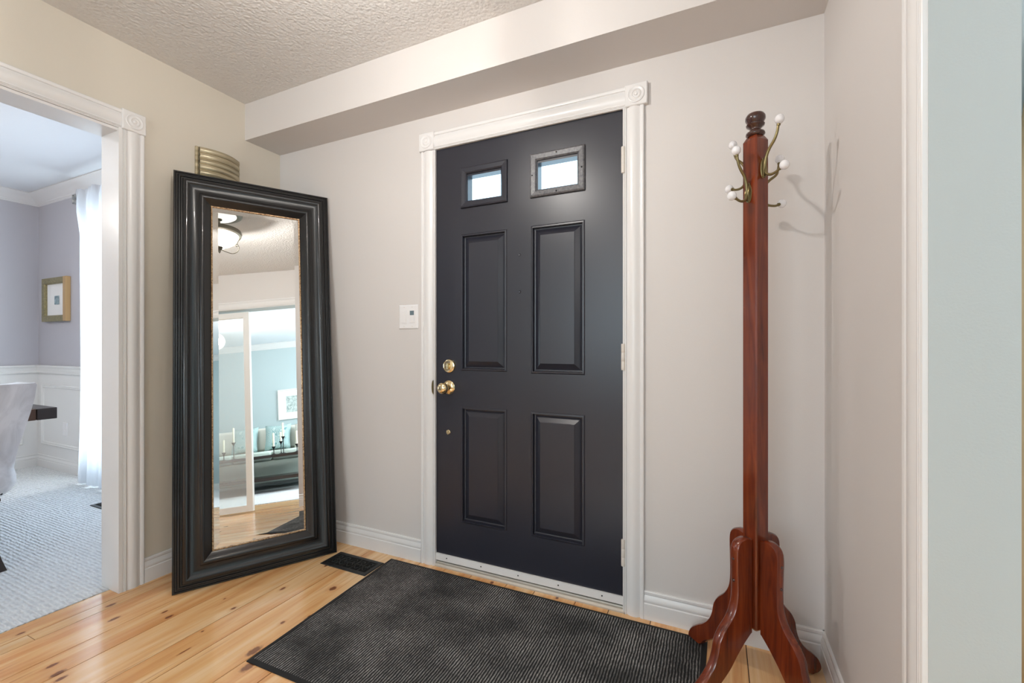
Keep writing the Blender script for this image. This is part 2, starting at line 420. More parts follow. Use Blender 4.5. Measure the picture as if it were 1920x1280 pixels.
bm = NB(); box(bm, 0.951, XF+.02, YB, D+.01, -.02, .006); struct('floor_living', bm, M['carpet'])

# ------------------------------------------------------------------ ceilings
bm = NB(); box(bm, L-.01, R+.01, YB, D+.1, ZC, ZC+.08); struct('ceiling', bm, M['popcorn'])
bm = NB(); box(bm, XD-.1, L-.012, YB, D+.1, ZC, ZC+.08); struct('ceiling_dining', bm, M['ceil_d'])
bm = NB(); box(bm, R+.012, XF+.1, YB, D+.1, ZC, ZC+.08); struct('ceiling_living', bm, M['ceil_d'])

# ------------------------------------------------------------------ walls
DX0, DX1, DZ1 = -1.262, -0.327, 2.046       # rough door opening
bm = NB()
box(bm, LB, DX0, D, D+.11, -.02, ZC); box(bm, DX1, RB, D, D+.11, -.02, ZC); box(bm, DX0, DX1, D, D+.11, DZ1, ZC)
struct('wall_front', bm, M['wall'])
bm = NB(); box(bm, L, R, D-SOF, D, Z1, ZC-.0005); struct('wall_soffit', bm, M['wall'])
bm = NB()
box(bm, L-.062, L, YL, D, -.02, ZC); box(bm, L-.062, L, YO, YL, ZO, ZC); box(bm, L-.062, L, YB, YO, -.02, ZC)
struct('wall_left', bm, M['cream'])
bm = NB()
box(bm, LB, L-.063, YL, D, -.02, ZC); box(bm, LB, L-.063, YO, YL, ZO, ZC); box(bm, LB, L-.063, YB, YO, -.02, ZC)
struct('wall_dining_right', bm, M['lav'])
bm = NB()
box(bm, R, R+.06, YR+.002, D, -.02, ZC); box(bm, R, R+.06, YO, YR+.002, ZO+.002, ZC); box(bm, R, R+.06, YB, YO, -.02, ZC)
struct('wall_right', bm, M['wall'])
bm = NB()
box(bm, R+.061, RB, YR+.002, D, -.02, ZC); box(bm, R+.061, RB, YO, YR+.002, ZO+.002, ZC); box(bm, R+.061, RB, YB, YO, -.02, ZC)
struct('wall_living_left', bm, M['aqua'])
# painted return of the living room opening
bm = NB(); box(bm, R, RB, YR, YR+.002, 0, ZO); box(bm, R, RB, YO, YR, ZO, ZO+.002); struct('trim_13', bm, M['aqua'])
# dents in the return
bm = NB(); box(bm, L-.06, RB, YB-.1, YB, -.02, .75); box(bm, L-.06, -1.9, YB-.1, YB, .75, 2.15); box(bm, -.1, RB, YB-.1, YB, .75, 2.15); box(bm, L-.06, RB, YB-.1, YB, 2.15, ZC)
struct('wall_back', bm, M['wall'])
def window_wall(name, x0, x1, wx0, wx1, wz0, wz1, mat, y0=D, y1=D+.11):
    bm = NB(); box(bm, x0, wx0, y0, y1, -.02, ZC); box(bm, wx1, x1, y0, y1, -.02, ZC)
    box(bm, wx0, wx1, y0, y1, -.02, wz0); box(bm, wx0, wx1, y0, y1, wz1, ZC); struct(name, bm, mat)
window_wall('wall_dining_front', XD-.1, LB-.001, -4.62, -3.1, .15, 2.12, M['lav'])
window_wall('wall_living_front', RB+.001, XF+.1, 1.3, 3.1, .78, 2.12, M['aqua'])
bm = NB(); box(bm, XD-.1, XD, YB, D, -.02, ZC); struct('wall_dining_left', bm, M['lav'])
bm = NB(); box(bm, XF, XF+.1, YB, D, -.02, ZC); struct('wall_living_right', bm, M['aquaw'])
bm = NB(); box(bm, XD-.1, L-.061, YB-.1, YB, -.02, ZC); struct('wall_dining_back', bm, M['lav'])
bm = NB(); box(bm, RB+.001, XF+.1, YB-.1, YB, -.02, ZC); struct('wall_living_back', bm, M['aquaw'])
def window(n, x0, x1, z0, z1, y):
    bm = NB(); w, h = x1-x0, z1-z0
    rings(bm, w, h, [(0, 0), (0, .05), (.045, .05), (.045, 0), (0, 0)], (x0, y, z0), (1, 0, 0), (0, 0, 1), (0, 1, 0))
    box(bm, (x0+x1)/2-.02, (x0+x1)/2+.02, y+.003, y+.047, z0+.045, z1-.045)
    o = struct('window_%d' % n, bm, M['trim'])
    bm = NB(); box(bm, x0+.045, x1-.045, y+.022, y+.027, z0+.045, z1-.045); obj('pane', bm, M['glass'], o)
window(1, -4.62, -3.1, .15, 2.12, D+.04); window(2, 1.3, 3.1, .78, 2.12, D+.04); window(3, -1.9, -.1, .75, 2.15, YB-.09)

# ------------------------------------------------------------------ trims
CAS = [(0, 0), (0, .009), (.0015, .0105), (.0035, .0105), (.0045, .0085), (.006, .012), (.008, .012), (.009, .010), (.0105, .0135), (.0135, .0135), (.0145, .009), (.017, .0085), (.022, .011), (.030, .0155), (.042, .017), (.054, .0155), (.062, .011), (.067, .0085), (.069, .0135), (.071, .0145), (.080, .0145), (.083, .012), (.083, 0)]
def rosette(bm, O, U, V, N, s):
    O, U, V, N = map(Vector, (O, U, V, N))
    rings(bm, s, s, [(0, 0), (0, .018), (.003, .021), (.006, .021)], O, U, V, N, fill=0)
    prev = None; c = O+(U+V)*(s/2)
    pr = [(.034, .0205), (.033, .0235), (.030, .0245), (.027, .0225), (.021, .0215), (.018, .0245), (.015, .0255), (.012, .0225), (.008, .0225), (.006, .026), (.002, .0275)]
    for r, h in pr:
        ring = [bm.verts.new(c+U*(r*math.cos(2*PI*k/28))+V*(r*math.sin(2*PI*k/28))+N*h) for k in range(28)]
        if prev:
            for k in range(28): bm.faces.new((prev[k], prev[(k+1) % 28], ring[(k+1) % 28], ring[k]))
        prev = ring
    bm.faces.new(prev)
# entry door casing
zt = 2.040
bm = NB(); extrude(bm, CAS, (-1.253, D, 0), (-1, 0, 0), (0, -1, 0), (0, 0, zt)); struct('trim_1', bm, M['trim'], smooth=30)
bm = NB(); extrude(bm, CAS, (-0.344, D, 0), (1, 0, 0), (0, -1, 0), (0, 0, zt-.002)); struct('trim_2', bm, M['trim'], smooth=30)
bm = NB(); extrude(bm, CAS, (-1.256, D, zt+.002), (0, 0, 1), (0, -1, 0), (-.332+1.256, 0, -.004)); struct('trim_3', bm, M['trim'], smooth=30)
bm = NB(); rosette(bm, (-1.343, D, zt+.001), (1, 0, 0), (0, 0, 1), (0, -1, 0), .087); struct('trim_4', bm, M['trim'], smooth=35)
bm = NB(); rosette(bm, (-.334, D, zt-.004), (1, 0, 0), (0, 0, 1), (0, -1, 0), .087); struct('trim_5', bm, M['trim'], smooth=35)
# door jambs (thin stops seen beside the slab)
bm = NB(); box(bm, DX0, -1.2545, D-.004, D+.10, 0, DZ1); box(bm, -.3345, DX1, D-.004, D+.10, 0, DZ1); box(bm, DX0, DX1, D-.004, D+.10, 2.0425, DZ1)
struct('trim_6', bm, M['trim'])
# left opening casing and jamb
bm = NB(); extrude(bm, CAS, (L, YL-.002, 0), (0, 1, 0), (1, 0, 0), (0, 0, ZO+.002)); struct('trim_7', bm, M['trim'], smooth=30)
bm = NB(); extrude(bm, CAS, (L, YO, ZO), (0, 0, 1), (1, 0, 0), (0, YL-.002-YO, 0)); struct('trim_8', bm, M['trim'], smooth=30)
bm = NB(); rosette(bm, (L, YL-.004, ZO), (0, 1, 0), (0, 0, 1), (1, 0, 0), .088); struct('trim_9', bm, M['trim'], smooth=35)
bm = NB(); box(bm, LB-.005, L+.011, YL-.014, YL, .001, ZO+.004); box(bm, LB-.005, L+.004, YO, YL-.014, ZO-.012, ZO-.001); struct('trim_10', bm, M['trim'])
# right opening casing
bm = NB(); extrude(bm, [(u, v*.85) for u, v in CAS], (R, YR+.001, 0), (0, 1, 0), (-1, 0, 0), (0, 0, ZO)); struct('trim_11', bm, M['trim'], smooth=30)
bm = NB(); extrude(bm, CAS, (R, YO, ZO), (0, 0, 1), (-1, 0, 0), (0, YR+.1-YO, 0)); struct('trim_12', bm, M['trim'], smooth=30)
# baseboards
BB = [(0, 0), (0, .014), (.062, .014), (.066, .011), (.070, .013), (.078, .013), (.090, .007), (.094, .0055), (.098, .0085), (.106, .0085), (.110, .006), (.110, 0)]
def bb(name, O, V, Wd, mat=None): 
    bm = NB(); extrude(bm, BB, O, (0, 0, 1), V, Wd); return struct(name, bm, mat or M['trim'], smooth=30)
bb('baseboard_front', (L, D, 0), (0, -1, 0), (-1.337-L, 0, 0))
bb('baseboard_front_right', (-.2605, D, 0), (0, -1, 0), (R+.2605, 0, 0))
bb('baseboard_left', (L, YL+.0815, 0), (1, 0, 0), (0, D-YL-.0815, 0))
bb('baseboard_right', (R, YR+.085, 0), (-1, 0, 0), (0, D-YR-.085, 0))
bb('baseboard_dining_front', (XD, D, 0), (0, -1, 0), (LB-XD, 0, 0), M['trimd'])
bb('baseboard_dining_left', (XD, YB, 0), (1, 0, 0), (0, D-YB, 0), M['trimd'])
bb('baseboard_living_right', (XF, YB, 0), (-1, 0, 0), (0, D-YB, 0), M['trimd'])
bb('baseboard_living_front', (RB, D, 0), (0, -1, 0), (XF-RB, 0, 0), M['trimd'])
# dining room: crown, chair rail, wainscot skin, panel mouldings
CR = [(0, 0), (0, .085), (.010, .090), (.016, .080), (.024, .074), (.030, .062), (.050, .042), (.070, .026), (.074, .020), (.080, .018), (.085, .010), (.090, .008), (.095, 0)]
def crown(name, O, V, Wd):
    bm = NB(); extrude(bm, CR, O, (0, 0, -1), V, Wd); return struct(name, bm, M['trim'], smooth=30)
crown('trim_14', (XD, D, ZC), (0, -1, 0), (LB-XD, 0, 0)); crown('trim_15', (XD, YB, ZC), (1, 0, 0), (0, D-YB, 0))
crown('trim_16', (XF, YB, ZC), (-1, 0, 0), (0, D-YB, 0)); crown('trim_17', (RB, D, ZC), (0, -1, 0), (XF-RB, 0, 0))
RAIL = [(0, 0), (0, .012), (.010, .014), (.018, .010), (.030, .012), (.048, .016), (.056, .024), (.064, .026), (.070, .024), (.072, 0)]
bm = NB(); extrude(bm, RAIL, (XD+.004, D-.004, .832), (0, 0, 1), (0, -1, 0), (-4.64-XD-.004, 0, 0)); struct('trim_18', bm, M['trimd'], smooth=30)
bm = NB(); extrude(bm, RAIL, (XD+.004, YB, .832), (0, 0, 1), (1, 0, 0), (0, D-YB-.004, 0)); struct('trim_19', bm, M['trimd'], smooth=30)
bm = NB(); box(bm, XD+.004, -4.64, D-.004, D-.0002, .1, .9); box(bm, -3.08, LB, D-.004, D-.0002, .1, .9); struct('trim_20', bm, M['trimd'])
bm = NB(); box(bm, XD+.0002, XD+.004, YB, D-.004, .1, .9); struct('trim_21', bm, M['trimd'])
PM = [(0, 0), (.002, .010), (.008, .013), (.014, .007), (.020, .010), (.027, .006), (.030, 0)]
def panel(n, O, U, N, w, z0=.205, z1=.735):
    bm = NB(); rings(bm, w, z1-z0, PM, Vector(O)+Vector((0, 0, z0)), U, (0, 0, 1), N); struct('trim_%d' % n, bm, M['trimd'], smooth=30)
panel(22, (-5.445, D-.004, 0), (1, 0, 0), (0, -1, 0), .75)
panel(23, (XD+.004, .92, 0), (0, 1, 0), (1, 0, 0), .80)
panel(24, (XD+.004, -.02, 0), (0, 1, 0), (1, 0, 0), .82)

# ------------------------------------------------------------------ entry door
x0, x1, z0, z1 = -1.2535, -.3355, .028, 2.041
yf = D+.004; th = .044
wins = [(-1.112, -.864, 1.735, 1.929), (-.753, -.502, 1.735, 1.929)]
pans = [(-1.112, -.868, .960, 1.612), (-.750, -.504, .956, 1.612), (-1.112, -.868, .233, .790), (-.750, -.504, .233, .788)]
wh = [(a+.036, b-.036, c+.032, d-.042) for a, b, c, d in wins]
bm = NB()
xs = sorted({x0, x1, -1.112, -.868, -.750, -.504}); 
def cellgrid(bm, holes, y, flip):
    xs = sorted({x0, x1} | {h[0] for h in holes} | {h[1] for h in holes}); zs = sorted({z0, z1} | {h[2] for h in holes} | {h[3] for h in holes})
    for i in range(len(xs)-1):
        for j in range(len(zs)-1):
            cx, cz = (xs[i]+xs[i+1])/2, (zs[j]+zs[j+1])/2
            if any(h[0] < cx < h[1] and h[2] < cz < h[3] for h in holes): continue
            bm.faces.new([bm.verts.new(p) for p in ((xs[i], y, zs[j]), (xs[i+1], y, zs[j]), (xs[i+1], y, zs[j+1]), (xs[i], y, zs[j+1]))])
cellgrid(bm, wh+pans, yf, False); cellgrid(bm, wh, yf+th, True)
for (a, b, c, d) in pans:
    rings(bm, b-a, d-c, [(0, 0), (.004, .004), (.010, .0045), (.013, -.011), (.018, -.012), (.044, .004), (.0455, .0055)], (a, yf, c), (1, 0, 0), (0, 0, 1), (0, -1, 0), fill=0)
for (a, b, c, d) in wh:
    rings(bm, b-a, d-c, [(0, 0), (0, th)], (a, yf, c), (1, 0, 0), (0, 0, 1), (0, 1, 0))
for a, b in (((x0, z0), (x1, z0)), ((x1, z0), (x1, z1)), ((x1, z1), (x0, z1)), ((x0, z1), (x0, z0))):
    bm.faces.new([bm.verts.new(p) for p in ((a[0], yf, a[1]), (b[0], yf, b[1]), (b[0], yf+th, b[1]), (a[0], yf+th, a[1]))])
door = struct('door_1', bm, M['door'])
for k, (a, b, c, d) in enumerate(wins):
    bm = NB()
    rings(bm, b-a, d-c, [(0, 0), (.002, .010), (.008, .013), (.026, .011), (.032, .006), (.034, -.03), (.030, -.03)], (a, yf, c), (1, 0, 0), (0, 0, 1), (0, -1, 0))
    fr = obj('lite_frame', bm, M['door'] if k == 0 else M['litef'], door, label=None if k == 0 else 'bare grey lite frame with visible screw holes')
    if k == 1:
        for (sx, sz) in ((a+.013, (c+d)/2), ((a+b)/2, c+.013), ((a+b)/2, d-.013), (b-.013, (c+d)/2)):
            bm = NB(); lathe(bm, [(.0035, -.0133), (.0035, -.0118)], 10, (sx, yf, sz), 'y')
            obj('screw', bm, M['hole'], fr)
    bm = NB(); box(bm, a+.03, b-.03, yf+.024, yf+.03, c+.03, d-.03); obj('glass_pane', bm, M['glass'], door)
# small dents of a removed knocker
for z in (1.49, 1.322):
    bm = NB(); lathe(bm, [(.0065, -.0005), (.005, -.0022), (.002, -.0012)], 14, (-.805, yf, z), 'y')
    obj('patched_hole', bm, M['door'], door, smooth=40)
# sweep
bm = NB(); box(bm, x0+.001, x1-.001, yf-.008, yf-.0003, .03, .062); sw = obj('door_sweep', bm, M['trim'], door, label='white screwed door sweep')
for k in range(5):
    bm = NB(); lathe(bm, [(.003, -.0092), (.003, -.0078)], 10, (-1.19+k*.19, yf, .047), 'y'); obj('screw', bm, M['hole'], sw)
# knob, deadbolt, latch, lower button
kx, kz = -1.181, .877
bm = NB(); lathe(bm, [(.034, 0), (.034, -.003), (.031, -.006), (.024, -.009), (.015, -.012), (.0125, -.018), (.0125, -.032), (.016, -.036), (.024, -.042), (.0275, -.052), (.027, -.060), (.022, -.069), (.013, -.073), (.004, -.074)], 32, (kx, yf, kz), 'y')
obj('door_knob', bm, M['brass'], door, smooth=40, label='round polished brass door knob')
bm = NB(); lathe(bm, [(.0335, 0), (.0335, -.006), (.031, -.011), (.027, -.0125), (.003, -.0135)], 32, (-1.176, yf, .981), 'y')
db = obj('deadbolt', bm, M['brass'], door, smooth=30, label='round brass deadbolt rosette')
bm = NB(); lathe(bm, [(.008, -.013), (.008, -.017), (.006, -.018)], 16, (-1.174, yf, .980), 'y'); box(bm, -1.178, -1.170, yf-.030, yf-.016, .965, .995, bev=.002); obj('thumb_turn', bm, M['brass'], db)
bm = NB(); lathe(bm, [(.012, 0), (.012, -.003), (.009, -.005), (.005, -.005), (.004, -.003)], 20, (-1.184, yf, .659), 'y'); obj('lower_bolt_plug', bm, M['brass'], door, smooth=30)
bm = NB(); prof = [(.034*math.sin(a), .010*math.cos(a)) for a in [i*PI/12-PI/2 for i in range(13)]]
extrude(bm, [(u, v) for u, v in prof], (-1.2575, D-.0165, .877), (0, 0, 1), (-1, 0, 0), (0, -.0025, 0)); obj('strike_plate', bm, M['antique'], door)
for z in (1.830, 1.035, .245):
    bm = NB(); lathe(bm, [(.0075, -.053), (.0085, -.050), (.0085, -.018), (.0079, -.0172), (.0085, -.0165), (.0085, .0165), (.0079, .0172), (.0085, .018), (.0085, .050), (.0075, .053)], 14, (-.342, D-.010, z), 'z')
    obj('hinge', bm, M['hinge'], door, smooth=40, label='white painted butt hinge')
# sill / threshold
bm = NB(); extrude(bm, [(-.012, 0), (-.012, .006), (-.006, .013), (.004, .014), (.006, .019), (.014, .020), (.06, .024), (.1, .026), (.1, 0)], (-1.2535, D, .0), (0, 1, 0), (0, 0, 1), (.918, 0, 0)); struct('trim_25', bm, M['alum'])

# ------------------------------------------------------------------ light switch, chime cover
t = thing('light_switch', 'white double wall switch plate left of the black door', 'light switch', (-1.4185, D, 1.2255))
bm = NB(); rings(bm, .119, .121, [(0, 0), (0, .003), (.004, .006), (.008, .0065)], (-.0595, 0, -.0605), (1, 0, 0), (0, 0, 1), (0, -1, 0), fill=0); obj('switch_plate', bm, M['plast'], t)
bm = NB(); box(bm, -.040, -.010, -.0085, -.0065, -.033, .033); box(bm, -.038, -.012, -.011, -.0085, -.030, .030, bev=.001); obj('rocker', bm, M['plast'], t)
bm = NB(); box(bm, .010, .040, -.0085, -.0065, -.033, .033); box(bm, .012, .038, -.011, -.0085, -.030, .004, bev=.001); tm = obj('timer', bm, M['plast'], t)
bm = NB(); box(bm, .013, .037, -.010, -.0083, .008, .030); obj('display', bm, M['lcd'], tm)
for sx in (-.025, .025):
    for sz in (-.048, .048):
        bm = NB(); lathe(bm, [(.0025, -.0075), (.0025, -.0064)], 8, (sx, 0, sz), 'y'); obj('screw', bm, M['hinge'], t)

t = thing('door_chime_cover', 'ribbed pale brass door chime cover on the cream wall above the black mirror', 'door chime', (L, 1.455, 1.985))
bm = NB(); box(bm, 0, .012, -.115, .108, -.11, .095, bev=.003); obj('backplate', bm, M['chime'], t)
bm = NB(); nr = 7; hh = .196/nr
for k in range(nr):
    zb = -.104+k*hh
    prof = []
    for i in range(17):
        s = i/16; y = -.106+s*.205; prof.append((y, .016+.044*math.sin(PI*min(1, s*.93+.05))**.8 if True else 0))
    # convex rib: a strip with a rounded face
    for j in range(4):
        za, zc = zb+hh*.90*j/4, zb+hh*.90*(j+1)/4
        da, dc = .005*math.sin(PI*j/4), .005*math.sin(PI*(j+1)/4)
        va = [bm.verts.new((v+da, y, za)) for y, v in prof]; vc = [bm.verts.new((v+dc, y, zc)) for y, v in prof]
        for i in range(16): bm.faces.new((va[i], va[i+1], vc[i+1], vc[i]))
    for zz in (zb, zb+hh*.90):
        top = [bm.verts.new((v, y, zz)) for y, v in prof]; bt = [bm.verts.new((.010, y, zz)) for y, v in prof]
        for i in range(16): bm.faces.new((top[i], top[i+1], bt[i+1], bt[i]))
box(bm, .008, .016, -.106, .099, -.104, .090); 
box(bm, .010, .0165, -.108, -.102, -.106, .092); box(bm, .010, .020, .095, .101, -.106, .092)
obj('ribbed_cover', bm, M['chime'], t, smooth=50)
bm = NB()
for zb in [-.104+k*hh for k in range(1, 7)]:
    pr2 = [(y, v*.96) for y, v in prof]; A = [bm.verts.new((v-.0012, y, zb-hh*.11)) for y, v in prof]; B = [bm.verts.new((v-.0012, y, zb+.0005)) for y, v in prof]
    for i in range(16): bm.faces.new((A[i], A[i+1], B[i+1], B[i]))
obj('groove_shade', bm, M['antique'], t, label='dark strips between the ribs, shade put into their colour')  # dark strips paint in the shade of the gaps

# ------------------------------------------------------------------ leaning mirror
ang, lean = 1.058, .105
dv = Vector((math.cos(ang), math.sin(ang), 0)); nv = Vector((dv.y, -dv.x, 0))
upv = Vector((0, 0, math.cos(lean)))-nv*math.sin(lean); Nv = nv*math.cos(lean)+Vector((0, 0, math.sin(lean)))
MW, MH = .684, 1.914
b1 = Vector((-2.149, 1.122, 0))+nv*.012
t = thing('leaning_mirror', 'tall black framed floor mirror leaning across the corner left of the door', 'mirror', b1)
def mrect(bm, w, h, prof, off, **k): return rings(bm, w, h, prof, dv*off[0]+upv*off[1], dv, upv, Nv, **k)
FP = [(0.02, -.008), (0, -.008), (0, .004), (.0025, .0075), (.008, .0075), (.010, .003), (.0155, .003), (.0175, .0095), (.021, .0125), (.026, .0125), (.029, .0085), (.034, .0085), (.036, .0155), (.040, .0205), (.046, .0225), (.052, .0215), (.058, .0175), (.066, .0125), (.076, .0095), (.088, .0095), (.096, .0125), (.101, .0185), (.106, .0215), (.112, .0215), (.118, .0175), (.127, .0095), (.138, .001), (.1455, -.004), (.1455, -.0085), (.02, -.0085)]
bm = NB(); mrect(bm, MW, MH, FP, (0, .0006)); obj('mirror_frame', bm, M['black'], t, smooth=35)
bm = NB(); mrect(bm, MW, MH, [(.1452, -.0075), (.1452, -.001), (.1470, .0005), (.1500, -.0005), (.1515, -.0035), (.1515, -.0075)], (0, .0006)); obj('gold_lip', bm, M['gold'], t, smooth=35, label='thin distressed gold inner lip')
bm = NB(); gi = .150; bev = .024
mrect(bm, MW, MH, [(gi, -.0072), (gi+bev, -.0055)], (0, .0006), fill=0)
obj('mirror_glass', bm, M['mirror'], t, label='bevelled mirror glass')

# ------------------------------------------------------------------ doormat
t = thing('doormat', 'dark charcoal ribbed doormat on the pine floor before the black door', 'doormat', (0, 0, 0))
mc = [(-1.460, .990), (-.045, 1.02), (-.030, 1.772), (-1.493, 1.772)]
bm = NB(); n = 24
def mp(u, v, e=0):
    a = Vector(mc[0]).lerp(Vector(mc[1]), u); b = Vector(mc[3]).lerp(Vector(mc[2]), u); return a.lerp(b, v)
g = [[bm.verts.new((*mp(.012+.976*i/n, .02+.96*j/n), .0065)) for j in range(n+1)] for i in range(n+1)]
for i in range(n):
    for j in range(n): bm.faces.new((g[i][j], g[i+1][j], g[i+1][j+1], g[i][j+1]))
obj('pile', bm, M['mat'], t)
bm = NB()
oc = [mp(0, 0), mp(1, 0), mp(1, 1), mp(0, 1)]; ic = [mp(.012, .02), mp(.988, .02), mp(.988, .98), mp(.012, .98)]
lo = [bm.verts.new((*p, .0006)) for p in oc]; l1 = [bm.verts.new((*p, .0035)) for p in oc]; l2 = [bm.verts.new((*p, .0068)) for p in ic]; l3 = [bm.verts.new((*p, .0006)) for p in ic]
for A, B in ((lo, l1), (l1, l2), (l2, l3), (l3, lo)):
    for k in range(4): bm.faces.new((A[k], A[(k+1) % 4], B[(k+1) % 4], B[k]))
obj('binding', bm, M['matedge'], t)

# ------------------------------------------------------------------ floor registers
def register(x0, y0, w, h, label, rot=0):
    t = thing('floor_register', label, 'floor vent', (x0, y0, 0), rot)
    bm = NB(); rings(bm, w, h, [(0, .0004), (.004, .004), (.020, .0045), (.022, .001)], (0, 0, 0), (1, 0, 0), (0, 1, 0), (0, 0, 1)); obj('register_rim', bm, M['iron'], t)
    bm = NB(); box(bm, .018, w-.018, .018, h-.018, .0003, .0008); obj('duct_dark', bm, M['hole'], t)  # flat black sheet, the unlit depth put into its colour
    bm = NB(); cw = (w-.044)/5; yb, yt = .022, h-.022; ym = (yb+yt)/2; hh = (yt-yb)/2
    for k in range(5):
        cx = .022+cw*(k+.5)
        for s in (-1, 1):
            tube(bm, cat([(cx-cw*.5, ym-s*hh*.1, .003), (cx-cw*.25, ym+s*hh*.45, .003), (cx+cw*.05, ym+s*hh*.75, .003), (cx+cw*.3, ym+s*hh*.35, .003), (cx+cw*.12, ym+s*hh*.1, .003), (cx-.02*cw, ym+s*hh*.35, .003)], 4), .0022, 6)
        tube(bm, [(cx-cw*.5, yb, .003), (cx-cw*.5, yt, .003)], .0018, 6)
    tube(bm, [(.022, ym, .003), (w-.022, ym, .003)], .0020, 6)
    for k in range(6): tube(bm, [(.022+cw*min(k, 4), yb, .003), (.022+cw*min(k+.9, 5), yt, .003)], .0016, 6)
    obj('scroll_grille', bm, M['iron'], t, smooth=60); return t
register(-1.785, 1.588, .29, .135, 'black cast scrollwork floor vent beside the mirror and doormat')
r2 = register(-3.82, 1.50, .29, .135, 'black floor vent on the carpet beneath the white curtain'); r2.location.z = .0035

# ------------------------------------------------------------------ coat stand
CX, CYY = .110, 1.574
t = thing('coat_stand', 'tall mahogany coat stand with white knobbed hooks right of the door', 'coat rack', (CX, CYY, 0), PI/4)
a = .0262; bvl = .004
bm = NB(); oct_ = [(a, -a+bvl), (a, a-bvl), (a-bvl, a), (-a+bvl, a), (-a, a-bvl), (-a, -a+bvl), (-a+bvl, -a), (a-bvl, -a)]
prev = None
for z, s in ((.205, .8), (.212, 1.0), (1.700, 1.0), (1.718, 1.0), (1.732, .72)):
    ring = [bm.verts.new((x*s, y*s, z)) for x, y in oct_]
    if prev:
        for k in range(8): bm.faces.new((prev[k], prev[(k+1) % 8], ring[(k+1) % 8], ring[k]))
    else: bm.faces.new(ring)
    prev = ring
bm.faces.new(prev)
obj('post', bm, M['mahog'], t)
bm = NB(); lathe(bm, [(.018, 1.7315), (.024, 1.735), (.0275, 1.740), (.0265, 1.746), (.018, 1.750), (.0155, 1.756), (.018, 1.761), (.025, 1.766), (.0265, 1.771), (.0225, 1.7745), (.024, 1.778), (.0285, 1.786), (.0285, 1.795), (.024, 1.803), (.013, 1.808), (.003, 1.809)], 28)
obj('finial', bm, M['finial'], t, smooth=60, label='dark turned wooden finial')
outer = [(.0262, .486), (.050, .491), (.072, .486), (.086, .470), (.090, .445), (.089, .40), (.088, .33), (.094, .288), (.112, .255), (.140, .225), (.158, .195), (.166, .160), (.180, .128), (.206, .098), (.236, .074), (.264, .048), (.278, .022), (.276, .006), (.262, .0)]
inner = [(.236, .0), (.218, .012), (.200, .034), (.176, .052), (.144, .078), (.113, .106), (.086, .140), (.055, .174), (.0262, .200)]
po = [(p.x, p.y) for p in cat([(x, z, 0) for x, z in outer], 4)]; pi_ = [(p.x, p.y) for p in cat([(x, z, 0) for x, z in inner], 4)]
for k in range(4):
    ca, sa = round(math.cos(k*PI/2)), round(math.sin(k*PI/2))
    # feet 1 (local +Y = world back-left) and 2 stand on the mat
    zoff = .007 if k in (1, 2) else .0
    bm = NB(); tk = .014; poly = po+pi_
    poly = [(r_, z_ if z_ > .05 else max(z_, zoff)) for r_, z_ in poly]
    extrude(bm, poly, (0, 0, 0), (ca, sa, 0), (0, 0, 1), (0, 0, 0), caps=False) if False else None
    U = Vector((ca, sa, 0)); S = Vector((-sa, ca, 0))
    na = len(poly)
    def loop(side, ins):
        cxm = []
        for i, (r_, z_) in enumerate(poly):
            p0 = poly[i-1]; p1 = poly[(i+1) % na]; tx, tz = p1[0]-p0[0], p1[1]-p0[1]; ll = math.hypot(tx, tz) or 1
            nx, nz = tz/ll, -tx/ll   # outward for clockwise
            cxm.append(bm.verts.new(U*(r_-nx*ins*-1 if False else r_-nx*ins)+S*side+Vector((0, 0, max(zoff, z_-nz*ins)))))
        return cxm
    # orientation check: polygon runs top -> outside -> foot -> inside (clockwise in r,z)
    L0, L1, L2, L3 = loop(-tk, -(-.0035)*-1 if False else .0035*-1 if False else 0.0035*(-1)), None, None, None
    for v in L0: bm.verts.remove(v)
    A0 = loop(-tk, -.0035); A1 = loop(-tk+.0045, 0); A2 = loop(tk-.0045, 0); A3 = loop(tk, -.0035)
    # test which sign shrinks
    for A, B in ((A0, A1), (A1, A2), (A2, A3)):
        for i in range(na): bm.faces.new((A[i], A[(i+1) % na], B[(i+1) % na], B[i]))
    bm.faces.new(A0); bm.faces.new(A3[::-1])
    lg = obj('leg', bm, M['mahog'], t, smooth=40)
    for zz in (.43, .365):
        bm = NB(); sphere(bm, U*(.0885)+Vector((0, 0, zz)), .0045, u=10, v=6); obj('screw_plug', bm, M['finial'], lg, smooth=60)
